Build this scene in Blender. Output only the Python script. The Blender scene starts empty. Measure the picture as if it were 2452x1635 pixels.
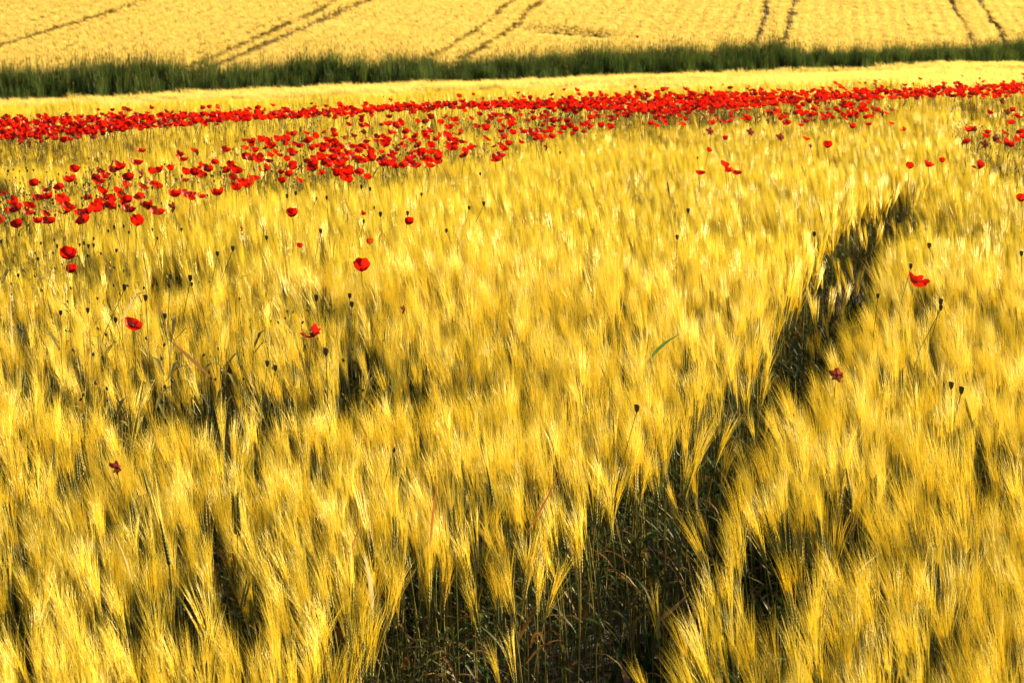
import bpy, math, random
import numpy as np
from mathutils import Vector, Matrix, Euler
random.seed(7); rng = np.random.default_rng(7)
R = math.radians
S = bpy.context.scene

# ------------------------------------------------------------------ camera
F = 5108.0                      # focal length in photo pixels (photo 2452 x 1635)
EYE = 2.0
PITCH = math.atan(822.0 / F)
cam_d = bpy.data.cameras.new('camera'); cam = bpy.data.objects.new('camera', cam_d)
S.collection.objects.link(cam); S.camera = cam
cam.location = (0, 0, EYE); cam.rotation_euler = (math.pi/2 - PITCH, 0, 0)
cam_d.sensor_width = 36; cam_d.lens = 75.0; cam_d.clip_start = .1; cam_d.clip_end = 3000
cam_d.dof.use_dof = True; cam_d.dof.focus_distance = 7.0; cam_d.dof.aperture_fstop = 16

# ------------------------------------------------------------------ light
SUN_AZ, SUN_EL = 52.0, 23.0     # azimuth clockwise from the view direction (+Y), elevation
W = bpy.data.worlds.new('World'); S.world = W; W.use_nodes = True
nt = W.node_tree; bg = nt.nodes['Background']
sky = nt.nodes.new('ShaderNodeTexSky'); sky.sky_type = 'NISHITA'; sky.sun_disc = False
sky.sun_elevation = R(SUN_EL); sky.sun_rotation = R(SUN_AZ)
nt.links.new(sky.outputs[0], bg.inputs[0]); bg.inputs[1].default_value = 0.05
sd = bpy.data.lights.new('sun', 'SUN'); sun = bpy.data.objects.new('sun', sd); S.collection.objects.link(sun)
sd.energy = 5.0; sd.angle = R(.5); sd.color = (1, .86, .62)
az, el = R(SUN_AZ), R(SUN_EL)
sv = Vector((math.sin(az)*math.cos(el), math.cos(az)*math.cos(el), math.sin(el)))
sun.rotation_euler = sv.to_track_quat('Z', 'Y').to_euler()
sun.location = sv*200
vs = S.view_settings; vs.view_transform = 'Standard'; vs.look = 'None'; vs.gamma = 1; vs.exposure = 2.2
cy = S.cycles; cy.max_bounces = 6; cy.diffuse_bounces = 3; cy.glossy_bounces = 1; cy.transmission_bounces = 3
cy.transparent_max_bounces = 2; cy.use_denoising = True

# ------------------------------------------------------------------ terrain and projection
UX, UY = .795, .607             # direction of the field strips; v = distance across them
NX, NY = -.607, .795
def sstep(a, b, x):
    t = np.clip((x-a)/(b-a), 0, 1); return t*t*(3-2*t)
def vdist(x, y): return NX*np.asarray(x) + NY*np.asarray(y)
def ground(x, y):
    v = vdist(x, y)
    z = -1.42*np.clip((v-19)/39, 0, 1)**1.05 + .12*np.exp(-((v-59.6)/1.2)**2)
    z = z + np.where(v > 60.5, .139*(v-60.5), 0)
    z = z + np.clip((v-24)/30, 0, 1)*(np.clip(UX*np.asarray(x)+UY*np.asarray(y), 0, 90)-34)*.006
    return z
def px(x, y, z):
    """photo pixel of a point"""
    c, s = math.cos(PITCH), math.sin(PITCH)
    dz = np.asarray(z) - EYE
    dep = y*c - dz*s; up = y*s + dz*c
    return 1226 + F*np.asarray(x)/dep, 817.5 - F*up/dep
TT = np.concatenate([np.arange(2, 40, .02), np.arange(40, 160, .1)])
def at(sx, sy, hgt=.86):
    """point of the field whose crop top (hgt above ground) shows at photo pixel sx, sy"""
    c, s = math.cos(PITCH), math.sin(PITCH)
    a = (sx-1226)/F; b = (817.5-sy)/F
    d = Vector((a, c + b*s, -s + b*c))
    k = int(np.argmax(EYE + d.z*TT <= ground(d.x*TT, d.y*TT) + hgt)); t = float(TT[k])
    return d.x*t, d.y*t
def atd(x, y, hgt=.86): return at(x*1.0425, y*1.0425, hgt)

def vnoise(x, y, seed=0):
    xi = np.floor(x).astype(int); yi = np.floor(y).astype(int); fx = x-xi; fy = y-yi
    fx = fx*fx*(3-2*fx); fy = fy*fy*(3-2*fy)
    def h(a, b):
        n = np.sin(a*127.1 + b*311.7 + seed*74.7)*43758.5453
        return n - np.floor(n)
    return (h(xi, yi)*(1-fx)+h(xi+1, yi)*fx)*(1-fy) + (h(xi, yi+1)*(1-fx)+h(xi+1, yi+1)*fx)*fy
def inpoly(X, Y, P):
    r = np.zeros(X.shape, bool); n = len(P)
    for i in range(n):
        x0, y0 = P[i]; x1, y1 = P[(i+1) % n]
        c = ((y0 > Y) != (y1 > Y)) & (X < (x1-x0)*(Y-y0)/(y1-y0+1e-9) + x0)
        r ^= c
    return r

# ------------------------------------------------------------------ helpers
def new_mat(name, build):
    m = bpy.data.materials.new(name); m.use_nodes = True
    t = m.node_tree; t.nodes.clear(); out = t.nodes.new('ShaderNodeOutputMaterial')
    t.links.new(build(t), out.inputs[0]); return m
def varied(t, cols, pos=None, nscale=1.2, detail=3, nmix=.5):
    """colour from a ramp driven by the instance's random number and a noise over the field"""
    oi = t.nodes.new('ShaderNodeObjectInfo'); g = t.nodes.new('ShaderNodeNewGeometry')
    n = t.nodes.new('ShaderNodeTexNoise'); n.inputs['Scale'].default_value = nscale; n.inputs['Detail'].default_value = detail
    t.links.new(g.outputs['Position'], n.inputs['Vector'])
    mx = t.nodes.new('ShaderNodeMix'); mx.inputs[0].default_value = nmix
    t.links.new(oi.outputs['Random'], mx.inputs[2]); t.links.new(n.outputs['Fac'], mx.inputs[3])
    r = t.nodes.new('ShaderNodeValToRGB'); el_ = r.color_ramp.elements
    k = len(cols)
    for i, c in enumerate(cols):
        p = .15 + .7*i/(k-1) if pos is None else pos[i]
        if i < 2: e = el_[i]; e.position = p
        else: e = el_.new(p)
        e.color = (*c, 1)
    t.links.new(mx.outputs[0], r.inputs[0]); return r.outputs[0]
def leafy(cols, trans=.4, gloss=.0, rough=.4, nscale=1.2, nmix=.5, pos=None, tint=None):
    def b(t):
        c = varied(t, cols, pos, nscale, 3, nmix)
        d = t.nodes.new('ShaderNodeBsdfDiffuse'); tr = t.nodes.new('ShaderNodeBsdfTranslucent')
        t.links.new(c, d.inputs[0]); t.links.new(c, tr.inputs[0])
        m = t.nodes.new('ShaderNodeMixShader'); m.inputs[0].default_value = trans
        t.links.new(d.outputs[0], m.inputs[1]); t.links.new(tr.outputs[0], m.inputs[2])
        if gloss <= 0: return m.outputs[0]
        g = t.nodes.new('ShaderNodeBsdfGlossy'); g.inputs['Roughness'].default_value = rough
        g.inputs[0].default_value = (1, .9, .6, 1) if tint is None else (*tint, 1)
        m2 = t.nodes.new('ShaderNodeMixShader'); m2.inputs[0].default_value = gloss
        t.links.new(m.outputs[0], m2.inputs[1]); t.links.new(g.outputs[0], m2.inputs[2])
        return m2.outputs[0]
    return b
M_awn = new_mat('barley_awn', leafy([(.58,.45,.028),(.83,.645,.045),(.93,.73,.09)], .55, .04, .35, 1.0, .55))
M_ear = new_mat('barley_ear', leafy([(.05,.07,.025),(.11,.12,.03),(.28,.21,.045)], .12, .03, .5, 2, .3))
M_midear = new_mat('brightened_mid_ear', leafy([(.30,.24,.05),(.55,.40,.06),(.75,.55,.08)], .25, .02, .5, 2, .3))  # lighter ear colour painted in to brighten the middle crop
M_darkear = new_mat('shaded_green_ear', leafy([(.022,.030,.008),(.05,.055,.014)], .08, .02, .5, 20, .4))  # shade of the backlit ears is put into this darker colour
M_stem = new_mat('barley_stem', leafy([(.045,.055,.012),(.11,.10,.02),(.25,.19,.04)], .2, .02, .4, 2, .3))
M_leaf = new_mat('barley_leaf', leafy([(.02,.04,.012),(.06,.07,.015),(.13,.055,.012),(.24,.17,.045)], .35, .015, .5, 2, .25, pos=[.2,.66,.8,.98]))
M_far = new_mat('far_barley_awn', leafy([(.56,.385,.07),(.67,.475,.09),(.77,.56,.14)], .45, .02, .5, .35, .6))
M_farear = new_mat('far_barley_ear', leafy([(.20,.13,.03),(.32,.22,.04)], .2))
M_grass = new_mat('verge_grass', leafy([(.010,.026,.004),(.034,.064,.008),(.09,.12,.016)], .4, .02, .5, 1.5, .5))
M_grasstip = new_mat('verge_grass_seed', leafy([(.10,.11,.02),(.25,.20,.05)], .4))
M_petal = new_mat('poppy_petal', leafy([(.16,.002,.001),(.40,.004,.001),(.58,.012,.002)], .5, .015, .5, 30, .45))
M_wilt = new_mat('wilted_petal', leafy([(.06,.012,.012),(.20,.04,.02)], .4, .0, .5, 9, .3))
M_pod = new_mat('poppy_pod', leafy([(.025,.025,.012),(.05,.045,.02)], .05, .02, .35, 9, .3, tint=(1,1,1)))
M_pstem = new_mat('poppy_stem', leafy([(.03,.032,.01),(.14,.12,.03)], .2, .04, .4, 5, .3))
M_weed = new_mat('weed_leaf', leafy([(.04,.045,.015),(.12,.10,.025),(.3,.23,.05)], .35, .03, .4, 2, .4))
M_shade = new_mat('shaded_lower_leaf', leafy([(.008,.018,.006),(.02,.032,.008),(.03,.04,.012)], .3))  # near-black leaf colour paints in the deep shade of the gaps
M_dry = new_mat('dry_leaf', leafy([(.40,.31,.14),(.52,.42,.22)], .3, .05, .4, 5, .3))
M_orange = new_mat('orange_leaf', leafy([(.20,.06,.012),(.30,.11,.02)], .45, .03, .4, 5, .3))
M_brown = new_mat('brown_leaf', leafy([(.12,.06,.02),(.24,.12,.03)], .3, .03, .4, 8, .4))
M_green = new_mat('green_leaf', leafy([(.05,.09,.01),(.09,.13,.015)], .5, .03, .4, 5, .3))
def soil(t):
    g = t.nodes.new('ShaderNodeNewGeometry')
    n = t.nodes.new('ShaderNodeTexNoise'); n.inputs['Scale'].default_value = 14; n.inputs['Detail'].default_value = 8
    t.links.new(g.outputs['Position'], n.inputs['Vector'])
    r = t.nodes.new('ShaderNodeValToRGB'); r.color_ramp.elements[0].position = .3; r.color_ramp.elements[1].position = .7
    r.color_ramp.elements[0].color = (.014,.009,.005,1); r.color_ramp.elements[1].color = (.035,.022,.011,1)
    t.links.new(n.outputs['Fac'], r.inputs[0])
    p = t.nodes.new('ShaderNodeBsdfPrincipled'); p.inputs['Roughness'].default_value = .95
    t.links.new(r.outputs[0], p.inputs['Base Color'])
    b = t.nodes.new('ShaderNodeBump'); b.inputs['Strength'].default_value = .8; b.inputs['Distance'].default_value = .04
    t.links.new(n.outputs['Fac'], b.inputs['Height']); t.links.new(b.outputs[0], p.inputs['Normal'])
    return p.outputs[0]
M_soil = new_mat('soil', soil)

class MB:
    """collects tubes, ribbons and patches into one mesh"""
    def __init__(s): s.v = []; s.f = []; s.m = []; s.mats = []
    def mi(s, mat):
        if mat not in s.mats: s.mats.append(mat)
        return s.mats.index(mat)
    def tube(s, pts, rad, mat, n=3, tip=True):
        k = s.mi(mat); b = len(s.v); P = [Vector(p) for p in pts]
        for i, p in enumerate(P):
            d = (P[min(i+1, len(P)-1)] - P[max(i-1, 0)]).normalized()
            a = d.orthogonal().normalized(); c = d.cross(a)
            if i == len(P)-1 and tip: s.v.append(p); break
            for j in range(n):
                w = 2*math.pi*j/n; s.v.append(p + (a*math.cos(w) + c*math.sin(w))*rad[i])
        L = len(P)-1 if tip else len(P)
        for i in range(L-1):
            for j in range(n):
                s.f.append((b+i*n+j, b+i*n+(j+1) % n, b+(i+1)*n+(j+1) % n, b+(i+1)*n+j)); s.m.append(k)
        if tip:
            t = b + L*n
            for j in range(n): s.f.append((b+(L-1)*n+j, b+(L-1)*n+(j+1) % n, t)); s.m.append(k)
    def ribbon(s, pts, wid, side, mat, fold=.25):
        """leaf blade: two strips folded along the midrib"""
        k = s.mi(mat); b = len(s.v); n = len(pts)
        for i, p in enumerate(pts):
            p = Vector(p); d = (Vector(pts[min(i+1, n-1)]) - Vector(pts[max(i-1, 0)])).normalized()
            sd_ = side[i] if isinstance(side, list) else Vector(side)
            nn = d.cross(sd_).normalized(); w = wid[i]
            s.v += [p - sd_*w + nn*w*fold, p, p + sd_*w + nn*w*fold]
        for i in range(n-1):
            a = b+3*i
            s.f += [(a, a+1, a+4, a+3), (a+1, a+2, a+5, a+4)]; s.m += [k, k]
    def blade(s, p0, p1, w, side, mat):
        k = s.mi(mat); b = len(s.v); side = Vector(side)
        p0 = Vector(p0); p1 = Vector(p1)
        s.v += [p0-side*w, p0+side*w, p1]; s.f.append((b, b+1, b+2)); s.m.append(k)
    def lathe(s, origin, axis, prof, mat, n=8):
        k = s.mi(mat); b = len(s.v); ax = Vector(axis).normalized(); a = ax.orthogonal().normalized(); c = ax.cross(a); o = Vector(origin)
        for h, r in prof:
            for j in range(n):
                w = 2*math.pi*j/n; s.v.append(o + ax*h + (a*math.cos(w)+c*math.sin(w))*max(r, 1e-5))
        for i in range(len(prof)-1):
            for j in range(n):
                s.f.append((b+i*n+j, b+i*n+(j+1) % n, b+(i+1)*n+(j+1) % n, b+(i+1)*n+j)); s.m.append(k)
    def mesh(s, name, smooth=True):
        me = bpy.data.meshes.new(name); me.from_pydata([tuple(v) for v in s.v], [], s.f)
        for m in s.mats: me.materials.append(m)
        me.polygons.foreach_set('material_index', s.m)
        me.polygons.foreach_set('use_smooth', [smooth]*len(s.f)); me.update(); return me
def link(name, me, parent=None, **kw):
    o = bpy.data.objects.new(name, me); S.collection.objects.link(o); o.parent = parent
    for k, v in kw.items(): o[k] = v
    return o
def thing(name, label, cat, loc, rz=0, group=None, scale=1):
    o = link(name, None, label=label, category=cat); o.empty_display_size = .05
    o.location = loc; o.rotation_euler = (0, 0, rz); o.scale = (scale,)*3
    if group: o['group'] = group
    return o
def dup(root, loc, rz, label, group, scale=1):
    r = root.copy(); S.collection.objects.link(r); r.location = loc
    r.rotation_euler = (0, 0, rz); r.scale = (scale,)*3; r['label'] = label
    if group: r['group'] = group
    elif 'group' in r: del r['group']
    for ch in root.children:
        c = ch.copy(); S.collection.objects.link(c); c.parent = r
        for g in ch.children:
            d = g.copy(); S.collection.objects.link(d); d.parent = c
    return r

def scatter(name, protos, P, rot, scl, idx, **kw):
    """one object whose points carry the plants of a mass nobody could count"""
    col = bpy.data.collections.new(name + '_kinds')
    for i, me in enumerate(protos):
        o = bpy.data.objects.new('%s_%02d' % (name, i), me); col.objects.link(o)
    n = len(P); me = bpy.data.meshes.new(name); me.vertices.add(n)
    me.vertices.foreach_set('co', np.asarray(P, np.float32).ravel())
    a = me.attributes.new('rot', 'FLOAT_VECTOR', 'POINT'); a.data.foreach_set('vector', np.asarray(rot, np.float32).ravel())
    a = me.attributes.new('scl', 'FLOAT_VECTOR', 'POINT'); a.data.foreach_set('vector', np.asarray(scl, np.float32).ravel())
    a = me.attributes.new('idx', 'INT', 'POINT'); a.data.foreach_set('value', np.asarray(idx, np.int32))
    ob = link(name, me, kind='stuff', **kw)
    g = bpy.data.node_groups.new(name, 'GeometryNodeTree')
    g.interface.new_socket('Geometry', in_out='INPUT', socket_type='NodeSocketGeometry')
    g.interface.new_socket('Geometry', in_out='OUTPUT', socket_type='NodeSocketGeometry')
    N = g.nodes.new; i_ = N('NodeGroupInput'); o_ = N('NodeGroupOutput')
    ci = N('GeometryNodeCollectionInfo'); ci.inputs[0].default_value = col
    ci.inputs['Separate Children'].default_value = True; ci.inputs['Reset Children'].default_value = True
    ip = N('GeometryNodeInstanceOnPoints'); ip.inputs['Pick Instance'].default_value = True
    def attr(nm, ty):
        q = N('GeometryNodeInputNamedAttribute'); q.data_type = ty; q.inputs['Name'].default_value = nm
        return [s for s in q.outputs if s.enabled and s.name == 'Attribute'][0]
    e = N('FunctionNodeEulerToRotation'); L = g.links.new
    L(attr('rot', 'FLOAT_VECTOR'), e.inputs[0])
    L(i_.outputs[0], ip.inputs['Points']); L(ci.outputs[0], ip.inputs['Instance'])
    L(attr('idx', 'INT'), ip.inputs['Instance Index']); L(e.outputs[0], ip.inputs['Rotation'])
    L(attr('scl', 'FLOAT_VECTOR'), ip.inputs['Scale']); L(ip.outputs[0], o_.inputs[0])
    md = ob.modifiers.new('plants', 'NODES'); md.node_group = g
    return ob

# ------------------------------------------------------------------ ground
def build_ground():
    xs = np.concatenate([-np.geomspace(600, 14, 18), np.linspace(-13, 13, 60), np.geomspace(14, 600, 18)])
    ys = np.concatenate([np.linspace(-20, 110, 170), np.geomspace(112, 900, 24)])
    X, Y = np.meshgrid(xs, ys); Z = ground(X, Y)
    Z = Z + np.where(Y < 40, (vnoise(X*5, Y*5, 3)-.5)*.05, 0)
    Z = np.minimum(Z, 14)
    nx = len(xs)
    f = [(j*nx+i, j*nx+i+1, (j+1)*nx+i+1, (j+1)*nx+i) for j in range(len(ys)-1) for i in range(nx-1)]
    me = bpy.data.meshes.new('ground'); me.from_pydata(list(zip(X.ravel(), Y.ravel(), Z.ravel())), [], f)
    me.materials.append(M_soil); me.polygons.foreach_set('use_smooth', [True]*len(f))
    link('ground', me, kind='structure')
build_ground()

# ------------------------------------------------------------------ barley plants (base at the origin, nodding towards +X)
def barley_geo(rnd, nawn, awn_r, lean, lod):
    """returns stem, leaves, ear, awns as separate builders"""
    st, lf, er, aw = MB(), [], MB(), MB()
    H = .60
    pts = []; ang = lean*.15; p = Vector((0, 0, 0)); seg = 6
    for i in range(seg+1):
        pts.append(p.copy()); ang = lean*(.1 + .9*(i/seg)**2.5)
        p = p + Vector((math.sin(ang), rnd.uniform(-.02, .02), math.cos(ang)))*(H/seg)
    st.tube(pts, [.0018]*3 + [.0014]*4, M_stem, 3, tip=False)
    base = pts[-1]; d = Vector((math.sin(ang), 0, math.cos(ang)))
    EL = .075 + rnd.uniform(-.01, .015)
    sd_ = Vector((0, 1, 0)); sd_.rotate(Matrix.Rotation(rnd.uniform(0, 6.28), 3, d))
    ns = 9 if lod == 0 else 3
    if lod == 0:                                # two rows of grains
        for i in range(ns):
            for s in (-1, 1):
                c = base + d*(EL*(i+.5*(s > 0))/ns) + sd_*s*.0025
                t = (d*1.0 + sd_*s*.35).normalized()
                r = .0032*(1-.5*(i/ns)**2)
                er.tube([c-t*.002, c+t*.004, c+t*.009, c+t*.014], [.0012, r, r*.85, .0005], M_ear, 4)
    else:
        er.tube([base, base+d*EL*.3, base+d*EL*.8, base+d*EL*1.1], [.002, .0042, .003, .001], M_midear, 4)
    q = d.cross(sd_)
    for i in range(nawn):
        u = i/nawn; s = 1 if i % 2 else -1
        c = base + d*EL*u + sd_*s*.003
        spread = rnd.uniform(.02, .20)*(1.05-.5*u)
        t = (d + sd_*s*spread + q*rnd.uniform(-.13, .13)).normalized()
        L = (.185 - .05*u)*rnd.uniform(.75, 1.12)
        bend = Vector((rnd.uniform(-.01, .03), rnd.uniform(-.012, .012), -rnd.uniform(0, .012)))
        if lod == 0: aw.tube([c, c+t*L*.5+bend*.25, c+t*L+bend], [awn_r, awn_r*.75, 0], M_awn, 3)
        else: aw.tube([c, c+t*L+bend*.5], [awn_r, 0], M_awn, 3)
    for k in range(2 if lod == 0 else 1):       # leaves
        b = MB(); h0 = [.30, .44][k] + rnd.uniform(-.06, .04)
        if lod: h0 = .36
        a = rnd.uniform(0, 6.28); o = Vector((math.cos(a), math.sin(a), 0)); side = Vector((-o.y, o.x, 0))
        L = rnd.uniform(.13, .2); up = rnd.uniform(.5, 1.5); dr = rnd.uniform(.3, 1.6)
        P = []
        for j in range(6):
            t = j/5; P.append(Vector((.0, 0, h0)) + o*L*t*.8 + Vector((0, 0, 1))*L*(up*t - dr*t*t))
        b.ribbon(P, [.003, .0055, .006, .005, .003, .0004], side, M_leaf, .35); lf.append(b)
    return st, lf, er, aw
def merged(bs):
    m = MB()
    for b in bs:
        o = len(m.v); m.v += b.v; ks = [m.mi(x) for x in b.mats]
        m.f += [tuple(i+o for i in f) for f in b.f]; m.m += [ks[i] for i in b.m]
    return m
rnd = random.Random(3)
LEANS = [.07, .12, .18, .26, .36, .5, .15, .22]
geo_near = [barley_geo(rnd, 36, .00042, l, 0) for l in LEANS]
near_me = [merged([g[0], *g[1], g[2], g[3]]).mesh('barley') for g in geo_near]
mid_me = []
for l in LEANS:
    g = barley_geo(rnd, 26, .0016, l, 1); mid_me.append(merged([g[0], *g[1], g[2], g[3]]).mesh('barley'))

# gaps in the crop: capsules x0, y0, x1, y1, r0, r1
GAPS = []
def gapline(pts, rs, f=atd):
    q = [f(*p, .80) for p in pts]
    for i in range(len(q)-1): GAPS.append((*q[i], *q[i+1], rs[i], rs[i+1]))
gapline([(1100,2300),(1200,1600),(1310,1330),(1580,1080),(1720,930),(1850,790),(1930,650),(1985,510),(2110,425),(2320,360),(2600,335)],
        [.36,.36,.29,.18,.15,.17,.22,.23,.16,.14,.13])
gapline([(980,1900),(1030,1340),(1070,1225)], [.2,.19,.16])
gapline([(310,860),(450,885),(600,880),(860,860)], [.30,.36,.36,.32])
gapline([(550,1290),(560,1230)], [.13,.13])
gapline([(20,1330),(60,1300)], [.13,.13])
gapline([(1830,1290),(1850,1240)], [.11,.11])
gapline([(1990,1180),(2005,1130)], [.1,.1])
gapline([(400,1320),(405,1290)], [.15,.15])
gapline([(20,700),(60,690)], [.15,.15])
gapline([(2330,380),(2350,420)], [.28,.2])
gapline([(2150,500),(2210,520)], [.14,.12])
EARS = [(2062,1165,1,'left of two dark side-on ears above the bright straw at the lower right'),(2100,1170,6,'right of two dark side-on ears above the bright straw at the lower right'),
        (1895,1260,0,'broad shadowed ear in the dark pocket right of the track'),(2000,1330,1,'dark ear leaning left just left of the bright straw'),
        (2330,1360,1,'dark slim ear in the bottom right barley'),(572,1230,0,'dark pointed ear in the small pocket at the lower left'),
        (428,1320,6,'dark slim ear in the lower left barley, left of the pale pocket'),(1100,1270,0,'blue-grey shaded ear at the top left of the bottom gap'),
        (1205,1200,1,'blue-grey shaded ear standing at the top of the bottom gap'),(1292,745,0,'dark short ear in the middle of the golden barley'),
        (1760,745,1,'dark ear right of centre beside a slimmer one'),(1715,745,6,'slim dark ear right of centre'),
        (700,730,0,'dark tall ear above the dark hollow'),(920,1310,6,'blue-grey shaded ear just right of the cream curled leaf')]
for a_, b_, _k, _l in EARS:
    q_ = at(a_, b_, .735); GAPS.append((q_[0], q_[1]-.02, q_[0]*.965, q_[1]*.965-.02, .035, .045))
G = np.array(GAPS)
def gapfield(x, y):
    """normalised distance to the nearest gap and the unit direction towards it"""
    best = np.full(x.shape, 99.); bx = np.zeros(x.shape); by = np.zeros(x.shape)
    for x0, y0, x1, y1, r0, r1 in G:
        dx, dy = x1-x0, y1-y0; t = np.clip(((x-x0)*dx+(y-y0)*dy)/(dx*dx+dy*dy+1e-9), 0, 1)
        qx = x0+dx*t-x; qy = y0+dy*t-y; ds = np.hypot(qx, qy); s = (ds-(r0+(r1-r0)*t))
        m = s < best; best = np.where(m, s, best); bx = np.where(m, qx/(ds+1e-6), bx); by = np.where(m, qy/(ds+1e-6), by)
    return best, bx, by
def D(P): return [(a*1.0425, b*1.0425) for a, b in P]
BAND_FRONT = D([(-300,480),(0,420),(300,370),(560,318),(800,288),(1100,262),(1500,236),(1500,288),(1250,330),(1000,375),(850,412),(560,440),(350,492),(0,525),(-300,590)])
BAND_BACK = D([(-300,290),(0,268),(300,258),(600,250),(900,236),(1150,226),(1500,208),(1800,204),(2100,196),(2352,180),(2650,165),(2650,205),(2352,222),(2100,232),(1900,236),(1600,262),(1300,262),(1000,258),(800,272),(500,290),(300,300),(170,330),(0,332),(-300,350)])
BAND_RIGHT = D([(1500,236),(1700,230),(2000,232),(2080,262),(1900,282),(1700,282),(1500,290)])
THIN_LEFT = D([(-300,600),(0,545),(500,590),(900,720),(900,880),(600,900),(250,880),(-300,900)])
CORNER = D([(2200,230),(2500,215),(2500,350),(2330,380),(2200,330)])

def height_noise(x, y):
    a = vnoise(x*.9+3, y*.55, 1)-.5; b = vnoise(x*2.6, y*1.6, 2)-.5; c = vnoise(x*7, y*5, 5)-.5
    return .15*a + .07*b + .02*c + .13*(vnoise(x*.45+7, y*.42, 41)-.5)
def lay(ymin, ymax, dens, margin=.8, vmax=99):
    n = int((ymax-ymin)*(2*(.25*ymax+margin))*dens)
    x = rng.uniform(-1, 1, n)*(.25*ymax+margin); y = rng.uniform(ymin, ymax, n)
    k = (np.abs(x) < .25*y+margin) & (vdist(x, y) < vmax); return x[k], y[k]
def grow(x, y, thin=1.0):
    """drops plants in gaps and weedy bands; gives turn, lean index and size"""
    s, bx, by = gapfield(x, y)
    sx, sy = px(x, y, ground(x, y)+.80)
    dens = np.ones(x.shape)
    fb = inpoly(sx, sy, BAND_FRONT); bb = inpoly(sx, sy, BAND_BACK) | inpoly(sx, sy, BAND_RIGHT); co = inpoly(sx, sy, CORNER); tl = inpoly(sx, sy, THIN_LEFT)
    dens[fb] = .5; dens[bb] = .55; dens[tl] = .55; dens[co] = .5
    holes = vnoise(x*2.3+9, y*1.5, 11); dens *= np.where(holes < .13, .35, 1)
    keep = (rng.random(x.shape) < dens) & ((s > 0) | (rng.random(x.shape) < np.where(y > 5.2, .06, .025)))
    edge = np.clip(1 - s/.22, 0, 1)
    hn = height_noise(x, y); size = 1 + hn*1.1 + rng.normal(0, .05, x.shape)
    size *= np.where(fb | bb, .93, 1)*np.where(co, .9, 1)*np.where(tl, .95, 1); size -= edge*.04; size[s < 0] *= .8
    wind = R(180) + (vnoise(x*.8, y*.6, 8)-.5)*1.0 + rng.normal(0, .55, x.shape)
    edge = np.where(bx > .1, edge*.25, edge); gdir = np.arctan2(by, bx) + rng.normal(0, .5, x.shape)
    rz = np.where(rng.random(x.shape) < edge, gdir, wind)
    idx = rng.choice([0, 1, 2, 6, 3, 7, 4], x.shape, p=[.2, .24, .18, .14, .12, .08, .04])
    idx = np.where((edge > .3) & (rng.random(x.shape) < .7), rng.choice([4, 3, 3, 7], x.shape), idx)
    return keep, rz, idx, size
def pack(x, y, keep, rz, idx, size, tilt=.05):
    x, y, rz, idx, size = x[keep], y[keep], rz[keep], idx[keep], size[keep]
    P = np.stack([x, y, ground(x, y)], 1)
    rot = np.stack([rng.normal(0, tilt, len(x)), rng.normal(0, tilt, len(x)), rz], 1)
    return P, rot, np.stack([size]*3, 1), idx
# near crop
x, y = lay(2.7, 9.5, 300, 1.0)
P, rot, scl, idx = pack(x, y, *grow(x, y))
sx, sy = px(P[:, 0], P[:, 1], P[:, 2]+.75*scl[:, 0])
front = np.where((sx > 0) & (sx < 2452) & (sy < 1700) & (sy > 900))[0]
front = front[np.argsort(P[front, 1])][:280]
mask = np.ones(len(P), bool); mask[front] = False
scatter('barley', near_me, P[mask], rot[mask], scl[mask], idx[mask])
# the nearest plants stand as plants of their own
proto = {}
def barley_thing(kind, loc, rz, label, group, scale=1):
    if kind not in proto:
        g = geo_near[kind]
        t = thing('barley_plant', label, 'barley plant', loc, rz, group, scale)
        link('stem', g[0].mesh('stem'), t)
        for b in g[1]: link('leaf', b.mesh('leaf'), t)
        e = link('ear', g[2].mesh('ear'), t); link('awns', g[3].mesh('awns'), e)
        proto[kind] = t; return t
    return dup(proto[kind], loc, rz, label, group, scale)
FRONT = [(260, 'golden long-awned barley plant in the very bottom left corner of the field'),
 (520, 'golden long-awned barley plant at the bottom edge, below the small dark pocket at the left'),
 (800, 'golden long-awned barley plant at the bottom edge, left of the cream curled leaf'),
 (1000, 'olive-gold barley plant leaning at the left side of the dark bottom gap'),
 (1400, 'dim green barley stalk standing inside the dark gap at the bottom'),
 (1700, 'golden barley plant fanning its awns leftwards over the dark bottom gap'),
 (1950, 'golden-green barley plant at the bottom edge, just right of the dark gap'),
 (2200, 'golden long-awned barley plant at the bottom edge, below the bright cream straw'),
 (9999, 'golden long-awned barley plant in the bottom right corner of the field')]
for i in front:
    u = px(P[i, 0], P[i, 1], .75)[0]
    lab = next(l for lim, l in FRONT if u < lim)
    barley_thing(int(idx[i]), tuple(P[i]), float(rot[i, 2]), lab, 'barley plants in the front rows', float(scl[i, 0]))
# middle crop
x, y = lay(9.5, 34, 250, 1.4, 27)
P, rot, scl, idx = pack(x, y, *grow(x, y))
scatter('distant_barley', mid_me, P, rot, scl, idx)

# far crop: small tufts of many ears
def tuft(rnd, half, n, w, hgt=.72):
    m = MB()
    for _ in range(n):
        a = rnd.uniform(-half, half); b = rnd.uniform(-half, half); h = hgt*rnd.uniform(.93, 1.05)
        ln = Vector((rnd.gauss(-.06, .08), rnd.gauss(0, .06), 0)); o = Vector((a, b, 0)); top = o + Vector((0, 0, h*.78)) + ln*.6
        m.tube([o, top], [.003, .002], M_farear, 3, tip=False)
        m.tube([top, top+Vector((0, 0, .08))+ln*.4], [.006, .002], M_farear, 3)
        for k in range(5):
            an = rnd.uniform(0, 3.14)
            m.blade(top+Vector((0, 0, .03*k/3)), top+Vector((rnd.gauss(0, .035), rnd.gauss(0, .035), h*.22+rnd.uniform(-.02, .03)))+ln, w, (math.cos(an), math.sin(an), 0), M_far)
    return m.mesh('tuft')
tuft_a = [tuft(rnd, .16, 16, .0032) for _ in range(5)]
x, y = lay(26, 86, 10.5, 2.5, 58.0)
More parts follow.
